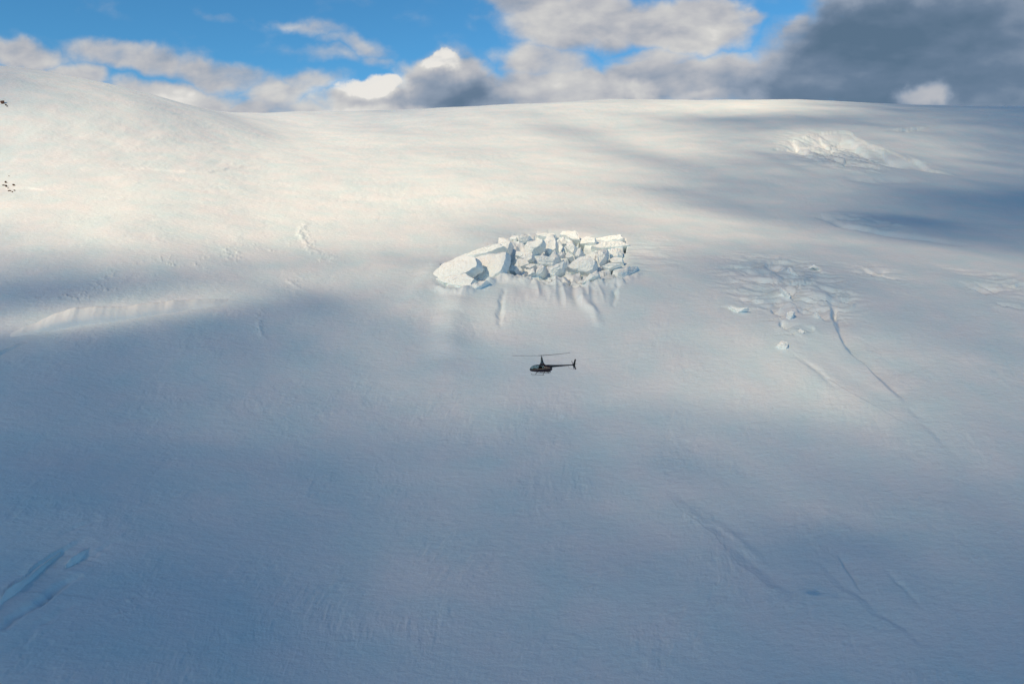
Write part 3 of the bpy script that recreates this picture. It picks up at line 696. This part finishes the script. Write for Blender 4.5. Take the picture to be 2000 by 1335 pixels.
# ------------------------------------------------------------------ dark rocks showing through the snow on the left hillside
ROCK = plain('dark_rock', (0.085, 0.045, 0.035), 0.9, noise=0.5, nscale=1.5)
def rock(px, py, wpx, hpx, label, seed):
    p = at(px, py); sc = p[1] / FX; rg = np.random.default_rng(seed)
    bm = bmesh.new(); bmesh.ops.create_icosphere(bm, subdivisions=3, radius=1)
    V = np.array([v.co[:] for v in bm.verts])
    for k in range(9):
        d = rg.normal(0, 1, 3); d /= np.linalg.norm(d); over = V @ d - rg.uniform(.45, .8); m = over > 0; V[m] -= np.outer(over[m], d)
    V *= (1 + 0.15 * fbm(V[:, 0] * 2 + seed, V[:, 1] * 2 + V[:, 2] * 2, 3, 0.5, seed))[:, None]
    V *= np.array([wpx * sc / 2, wpx * sc / 2, hpx * sc / 2]) * 1.15
    for v, c in zip(bm.verts, V): v.co = c
    me = bpy.data.meshes.new('rock'); bm.to_mesh(me); bm.free(); me.materials.append(ROCK)
    o = bpy.data.objects.new('rock', me); o.location = (p[0], p[1], float(Hfull(p[0], p[1])[0]) + hpx * sc * 0.2); o.rotation_euler = (0, 0, rg.uniform(0, 6)); col.objects.link(o)
    tag(o, label, 'rock', 'dark rocks on the snowy hillside at the left edge')
for a in [(5,202,9,8,"largest dark rock, alone high on the left hillside near its crest",1),(11,206,4,3.5,"small rock touching the right foot of the largest hillside rock",2),(14,208.5,3,2.5,"tiny rock farthest right of the high hillside pair",3),
          (18,345.5,2,2,"tiny solitary rock above the lower rock cluster",4),(11.5,358,4,4.5,"topmost upright rock of the lower cluster",5),(7.5,363,5,3,"leftmost flat rock of the lower cluster",6),
          (12.5,365.5,4.5,5,"stout rock in the middle of the lower cluster's left stem",7),(15.5,368,2.5,2.5,"little rock between the stout one and the bottom row of the lower cluster",8),(27,363,4.5,4.5,"round rock standing apart on the right of the lower cluster",9),
          (16.5,372.5,2,3,"thin rock at the bottom left of the lower cluster",10),(20,372,4.5,3,"wide rock in the bottom row of the lower cluster",11),(24.3,374.5,3,2.5,"lowest rock of the lower cluster",12),(28.2,371.5,4,3.5,"bottom right rock of the lower cluster",13)]:
    rock(*a)

# ------------------------------------------------------------------ helicopter
MAROON = plain('maroon_paint', (0.030, 0.007, 0.008), 0.28, noise=0.1, nscale=3, coat=0.5)
BLACK = plain('black_paint', (0.009, 0.009, 0.012), 0.35, noise=0.15, nscale=3, coat=0.3)
TAN = plain('tan_stripe', (0.42, 0.25, 0.14), 0.4, noise=0.06)
STEEL = plain('grey_metal', (0.05, 0.055, 0.06), 0.4, 0.6, noise=0.15)
BLADE = plain('blade_grey', (0.055, 0.06, 0.065), 0.45, noise=0.12)
CLOTH = plain('seat_cloth', (0.03, 0.028, 0.026), 0.9, noise=0.25, nscale=12)
RED = plain('red_lens', (0.45, 0.02, 0.015), 0.25); WHITE = plain('white_paint', (0.7, 0.7, 0.7), 0.4)
GL, gt, gb = material('window_glass')
gb.inputs['Base Color'].default_value = (0.55, 0.66, 0.68, 1); gb.inputs['Roughness'].default_value = 0.02
gb.inputs['Transmission Weight'].default_value = 1.0; gb.inputs['IOR'].default_value = 1.02
def tube(pts, rad, mat, name, parent, seg=10, taper=None):
    pts = [Vector(p) for p in pts]; V = []; F = []; up = Vector((0, 0, 1))
    for i, p in enumerate(pts):
        d = (pts[min(i + 1, len(pts) - 1)] - pts[max(i - 1, 0)]).normalized()
        a = d.cross(up); a = a.normalized() if a.length > 1e-3 else Vector((1, 0, 0)); b = a.cross(d)
        rr = rad[i] if isinstance(rad, (list, tuple)) else rad
        for k in range(seg):
            t = 2 * math.pi * k / seg; V.append(p + a * math.cos(t) * rr + b * math.sin(t) * rr)
    for i in range(len(pts) - 1):
        for k in range(seg): F.append((i * seg + k, i * seg + (k + 1) % seg, (i + 1) * seg + (k + 1) % seg, (i + 1) * seg + k))
    F.append(list(range(seg))[::-1]); F.append([(len(pts) - 1) * seg + k for k in range(seg)])
    return mesh_py(name, V, F, mat, parent)
def foil(rows, mat, name, parent):
    """rows: (leading point, trailing point, thickness, thickness direction)"""
    V = []; F = []; prof = [(0, 0), (.08, .7), (.3, 1), (.65, .6), (1, .05), (.65, -.6), (.3, -1), (.08, -.7)]; n_ = len(prof)
    for a, b, th, d in rows:
        a, b, d = Vector(a), Vector(b), Vector(d)
        for u, w in prof: V.append(a.lerp(b, u) + d * (w * th / 2))
    for i in range(len(rows) - 1):
        for k in range(n_): F.append((i * n_ + k, i * n_ + (k + 1) % n_, (i + 1) * n_ + (k + 1) % n_, (i + 1) * n_ + k))
    F.append(list(range(n_))[::-1]); F.append([(len(rows) - 1) * n_ + k for k in range(n_)])
    return mesh_py(name, V, F, mat, parent)
def rbox(c, sz, mat, name, parent, bev=0.03, rot=(0, 0, 0)):
    bm = bmesh.new(); bmesh.ops.create_cube(bm, size=1); bmesh.ops.scale(bm, vec=sz, verts=bm.verts)
    bmesh.ops.bevel(bm, geom=bm.edges[:], offset=min(bev, min(sz) * .4), segments=2, affect='EDGES', profile=.5)
    me = bpy.data.meshes.new(name); bm.to_mesh(me); bm.free(); me.materials.append(mat)
    o = bpy.data.objects.new(name, me); o.location = c; o.rotation_euler = rot; col.objects.link(o); o.parent = parent; return o

r0 = ray(1057.2, 694.0); hub = r0 * (137.5 / r0[1])
heli = empty('helicopter', tuple(hub))
YAW = R(180 - 30)      # nose to the left of the view and 30 degrees away
heli.rotation_euler = (R(0.5), R(3.0), YAW)      # heli frame: x to the nose, y to its left, z up, origin at the rotor hub
tag(heli, 'dark maroon light helicopter with a tan side stripe flying in front of the snow slope', 'helicopter')
ST = np.array([[2.38,-2.49,-2.55,.05],[2.33,-2.36,-2.64,.18],[2.22,-2.20,-2.73,.32],[2.05,-2.02,-2.79,.44],[1.8,-1.83,-2.85,.54],[1.4,-1.68,-2.88,.61],[0.9,-1.60,-2.89,.64],[0.3,-1.58,-2.89,.65],
               [-.3,-1.58,-2.88,.64],[-.9,-1.60,-2.84,.59],[-1.35,-1.66,-2.76,.50],[-1.7,-1.76,-2.66,.40],[-1.9,-1.84,-2.56,.32],[-1.95,-1.95,-2.45,.22]])
def prm(x):
    o = ST[::-1]; return [np.interp(x, o[:, 0], o[:, k]) for k in (1, 2, 3)]
def sidey(x, z, off=0.0):
    zt, zb, hw = prm(x); q = abs((z - (zt + zb) / 2) / ((zt - zb) / 2)); q = min(q, 0.999)
    return hw * (1 - q ** 2.7) ** (1 / 2.7) + off
def build_body():
    xs = np.unique(np.concatenate([np.linspace(2.38, 2.0, 10), np.linspace(2.0, -1.95, 64)]))[::-1]; NR = 56
    V = []; 
    for x in xs:
        zt, zb, hw = prm(x); zc = (zt + zb) / 2; hh = (zt - zb) / 2
        for k in range(NR):
            t = 2 * math.pi * k / NR; c, s = math.cos(t), math.sin(t); e = 2 / 2.7
            V.append((x, hw * math.copysign(abs(c) ** e, c), zc + hh * math.copysign(abs(s) ** e, s)))
    groups = {'body': []}
    def cls(x, y, z):
        a = abs(y); zt = prm(x)[0]
        if z > -2.36 and z < zt - 0.10:
            if 0.30 < x < 1.22 and a > .3: return 'front_window'
            if -0.62 < x < 0.17 and a > .3: return 'rear_window'
        if x > 1.32 and a > 0.03 and z > -2.34 - 0.06 * (x - 1.3) and z < zt - 0.01 + 0.2 * (x > 1.5) and z < -1.66: return 'windshield'
        return 'body'
    F = {}
    for i in range(len(xs) - 1):
        for k in range(NR):
            f = (i * NR + k, i * NR + (k + 1) % NR, (i + 1) * NR + (k + 1) % NR, (i + 1) * NR + k)
            c = np.mean([V[q] for q in f], 0); g = cls(*c)
            if g != 'body': g = g + ('|L' if c[1] > 0 else '|R')
            F.setdefault(g, []).append(f)
    F['body'].append(tuple(range(NR))[::-1]); F['body'].append(tuple((len(xs) - 1) * NR + k for k in range(NR)))
    body = mesh_py('body', V, F['body'], MAROON, heli)
    for k, fs in F.items():
        if k == 'body': continue
        used = sorted({q for f in fs for q in f}); mp = {q: i for i, q in enumerate(used)}
        nm = k.split('|')[0]
        o = mesh_py(nm, [V[q] for q in used], [tuple(mp[q] for q in f) for f in fs], GL, heli)
        sm = o.modifiers.new('thickness', 'SOLIDIFY'); sm.thickness = 0.006; sm.offset = 0
    for o in (body,):
        sm = o.modifiers.new('thickness', 'SOLIDIFY'); sm.thickness = 0.02; sm.offset = -1
    return body
body = build_body()
for sgn in (1, -1):      # tan stripe on each flank
    V = []; F = []; xs = np.linspace(1.85, -1.8, 50)
    for x in xs:
        zc = -2.27 - 0.115 * x; hw = 0.052 * min(1, (1.95 - x) * 1.2)
        for dz in (-hw, hw):
            V.append((x, sgn * sidey(x, zc + dz, 0.006), zc + dz))
    for i in range(len(xs) - 1): F.append((2*i, 2*i+1, 2*i+3, 2*i+2))
    o = mesh_py('side_stripe', V, F, TAN, heli); sm = o.modifiers.new('thickness', 'SOLIDIFY'); sm.thickness = 0.006; sm.offset = 0
    # door seam frame and handle
    tube([(0.24, sgn * sidey(0.24, z, .006), z) for z in np.linspace(-1.72, -2.74, 12)], 0.012, BLACK, 'door_pillar', heli, 6)
    tube([(1.27, sgn * sidey(1.27, z, .006), z) for z in np.linspace(-1.76, -2.6, 12)], 0.012, BLACK, 'door_pillar', heli, 6)
    rbox((0.36, sgn * sidey(.36, -2.5, .02), -2.5), (.14, .03, .03), STEEL, 'door_handle', heli, .01)
# engine cowl, louvre and exhaust
rbox((-1.05, 0, -2.74), (1.1, .62, .2), BLACK, 'engine_cowl', heli, .06)
tube([(-1.5, .22, -2.7), (-1.72, .26, -2.76), (-1.85, .27, -2.82)], 0.05, STEEL, 'exhaust_pipe', heli)
rbox((-1.955, 0, -2.2), (.03, .36, .38), STEEL, 'rear_grille', heli, .01)
# mast fairing
fr_rows = []
for z, x0, x1, w in ((-1.66,.62,-1.0,.34),(-1.55,.40,-.72,.28),(-1.42,.28,-.55,.24),(-1.2,.20,-.42,.21),(-.9,.15,-.33,.18),(-.6,.12,-.26,.155),(-.36,.10,-.22,.14),(-.24,.07,-.17,.12),(-.20,.02,-.10,.06)):
    fr_rows.append(((x0, 0, z), (x1, 0, z), w * 2 * .62, (0, 1, 0)))
foil(fr_rows, MAROON, 'mast_fairing', heli)
# tail boom: slim cone climbing gently to the rear
tube([(-1.0,0,-1.86),(-1.5,0,-1.83),(-2.2,0,-1.79),(-3.4,0,-1.70),(-4.6,0,-1.61),(-5.6,0,-1.54),(-6.15,0,-1.50)], [.30,.27,.215,.165,.125,.10,.085], BLACK, 'tail_boom', heli, 16)
tube([(-6.12,0,-1.50),(-6.35,0,-1.49),(-6.45,0,-1.49)], [.10,.10,.06], BLACK, 'tail_gearbox', heli, 12)
foil([((-6.02,0,-1.50),(-6.46,0,-1.50),.05,(0,1,0)),((-6.20,0,-1.05),(-6.55,0,-1.05),.045,(0,1,0)),((-6.42,0,-.50),(-6.68,0,-.50),.035,(0,1,0))], BLACK, 'upper_fin', heli)
foil([((-6.02,0,-1.50),(-6.44,0,-1.50),.05,(0,1,0)),((-6.20,0,-1.85),(-6.52,0,-1.85),.045,(0,1,0)),((-6.46,0,-2.26),(-6.66,0,-2.26),.035,(0,1,0))], BLACK, 'lower_fin', heli)
foil([((-6.02,-.02,-1.47),(-6.34,-.02,-1.47),.04,(0,0,1)),((-6.12,-.98,-1.47),(-6.36,-.98,-1.47),.03,(0,0,1))], BLACK, 'stabiliser', heli)
tube([(-5.15,0,-1.66),(-5.16,0,-1.85),(-5.25,0,-2.02),(-5.5,0,-2.14),(-5.9,0,-2.24),(-6.25,0,-2.30)], 0.013, STEEL, 'tail_rotor_guard', heli, 6)
tr = tube([(-6.15,.05,-1.49),(-6.15,.24,-1.49)], .035, STEEL, 'tail_rotor', heli, 10)
for q in (75, 255):
    c, s_ = math.cos(R(q)), math.sin(R(q))
    a = Vector((-6.15 + .10 * c, .22, -1.49 + .10 * s_)); b = Vector((-6.15 + .735 * c, .22, -1.49 + .735 * s_)); n_ = Vector((-s_, 0, c)) * .055
    foil([(a - n_, a + n_, .018, (0, 1, 0)), (b - n_, b + n_, .012, (0, 1, 0))], BLADE, 'tail_rotor_blade', tr)
# skids
for sgn in (1, -1):
    y = 1.07 * sgn
    tube([(1.62, y, -3.02), (1.52, y, -3.12), (1.38, y, -3.19), (1.2, y, -3.215), (0.9, y, -3.22), (-.1, y, -3.22), (-1.02, y, -3.22)], [.02,.03,.032,.033,.033,.033,.033], STEEL, 'skid', heli, 8)
    for x in (0.72, -0.72):
        tube([(x, .30 * sgn, -2.86), (x, .62 * sgn, -2.90), (x - .02, .92 * sgn, -3.08), (x - .03, y, -3.20)], [.045, .045, .04, .04], BLACK, 'skid_strut', heli, 8)
# rotor
tube([(0, 0, -.42), (0, 0, .03)], .035, STEEL, 'rotor_mast', heli, 12)
hubp = rbox((0, 0, 0.0), (.42, .15, .10), STEEL, 'rotor_hub', heli, .03, (0, 0, -YAW))
tube([(0, 0, .03), (0, 0, .09)], [.06, .04], STEEL, 'rotor_cap', heli, 12)
for sgn in (1, -1):
    # blades lie across the view: world x is heli-frame direction at -YAW
    rd = Vector((math.cos(-YAW), math.sin(-YAW), 0)) * sgn; ch = Vector((-rd.y, rd.x, 0))
    rows = []
    for q, cw in ((.18, .07), (.5, .10), (.62, .127), (1.5, .127), (3, .127), (4.6, .127), (4.95, .12), (5.03, .09)):
        lift_ = 0.012 * q + 0.0052 * q * q + (0.016 * q if sgn > 0 else 0.0)
        c_ = rd * q + Vector((0, 0, lift_)); tw = ch * cw + Vector((0, 0, .028 - .004 * q))
        rows.append((c_ + tw, c_ - tw, .048 if q > .5 else .07, (0, 0, 1)))
    foil(rows, BLADE, 'rotor_blade', heli)
    tube([tuple(rd * .1), tuple(rd * .45 + Vector((0, 0, .01)))], .045, STEEL, 'blade_grip', heli, 8)
# cabin: seats and panel
for y in (.29, -.29):
    for x in (.45, -.55):
        st = rbox((x, y, -2.50), (.48, .46, .12), CLOTH, 'seat', heli, .04); rbox((x - .24, y, -2.22), (.10, .44, .56), CLOTH, 'backrest', heli, .04, (0, R(-8), 0))
rbox((0.1, 0, -2.72), (2.6, .9, .06), CLOTH, 'cabin_floor', heli, .01)
rbox((1.42, .0, -2.40), (.16, .42, .34), BLACK, 'instrument_panel', heli, .03, (0, R(-20), 0))
o = tube([(-.1,0,-2.90),(-.1,0,-2.96)], [.05,.02], RED, 'beacon_light', heli, 10)
o = tube([(0.95,0,-2.88),(0.95,0,-2.93)], [.07,.05], WHITE, 'landing_light', heli, 10)
# the pilot, seated on the far (right) side
def pilot():
    J = {}; V = []; E = []; Rr = []
    def add(n_, p, r, par=None):
        J[n_] = len(V); V.append(p); Rr.append(r)
        if par is not None: E.append((J[par], J[n_]))
    add('pelvis', (0,0,0), .13); add('waist', (-.03,0,.18), .125, 'pelvis'); add('chest', (-.04,0,.38), .15, 'waist'); add('neck0', (-.04,0,.52), .075, 'chest')
    add('neck', (-.03,0,.58), .055, 'neck0'); add('head0', (-.01,0,.67), .085, 'neck'); add('head1', (-.01,0,.76), .098, 'head0'); add('head2', (-.015,0,.83), .07, 'head1')
    add('nose', (.085,0,.725), .016, 'head0')
    for s_ in (1, -1):
        k = 'l' if s_ > 0 else 'r'
        add('sh'+k, (-.04,.17*s_,.46), .07, 'chest'); add('el'+k, (.06,.23*s_,.20), .045, 'sh'+k); add('wr'+k, (.30,.14*s_,.14), .03, 'el'+k); add('pa'+k, (.37,.12*s_,.145), .032, 'wr'+k)
        for f_ in range(4):
            yy_ = .12*s_ + (f_-1.5)*.02; L1 = (.035,.045,.04,.03)[f_]
            add('f%d%s' % (f_, k), (.40+L1*.5, yy_, .155), .009, 'pa'+k); add('g%d%s' % (f_, k), (.40+L1, yy_, .125), .008, 'f%d%s' % (f_, k))
        add('th'+k, (.36,.12*s_-.04*s_,.165), .010, 'pa'+k); add('ti'+k, (.395,.12*s_-.045*s_,.15), .009, 'th'+k)
        add('hip'+k, (.05,.09*s_,-.02), .10, 'pelvis'); add('kn'+k, (.46,.12*s_,.04), .065, 'hip'+k); add('an'+k, (.66,.11*s_,-.30), .045, 'kn'+k); add('to'+k, (.80,.11*s_,-.32), .04, 'an'+k)
    me = bpy.data.meshes.new('person'); me.from_pydata(V, E, []); me.update()
    o = bpy.data.objects.new('person', me); col.objects.link(o)
    sk = o.modifiers.new('skin', 'SKIN'); o.modifiers.new('sub', 'SUBSURF').levels = 1; o.modifiers['sub'].render_levels = 1
    for i, v in enumerate(me.skin_vertices[0].data): v.radius = (Rr[i], Rr[i]); v.use_root = (i == 0)
    jac = plain('dark_jacket', (0.03, 0.035, 0.05), 0.8, noise=.2); me.materials.append(jac)
    loc = Matrix.Translation(Vector((.45, -.29, -2.33)))
    hm = Matrix.Translation(heli.location) @ heli.rotation_euler.to_matrix().to_4x4()
    o.matrix_world = hm @ loc
    tag(o, 'person in a dark jacket seated at the far side of the helicopter cabin', 'person')
    hs = tube([(-.01,.105,.75),(-.01,.09,.83),(-.01,0,.87),(-.01,-.09,.83),(-.01,-.105,.75)], [.035,.014,.012,.014,.035], BLACK, 'headset', o, 8)
    return o
pilot()
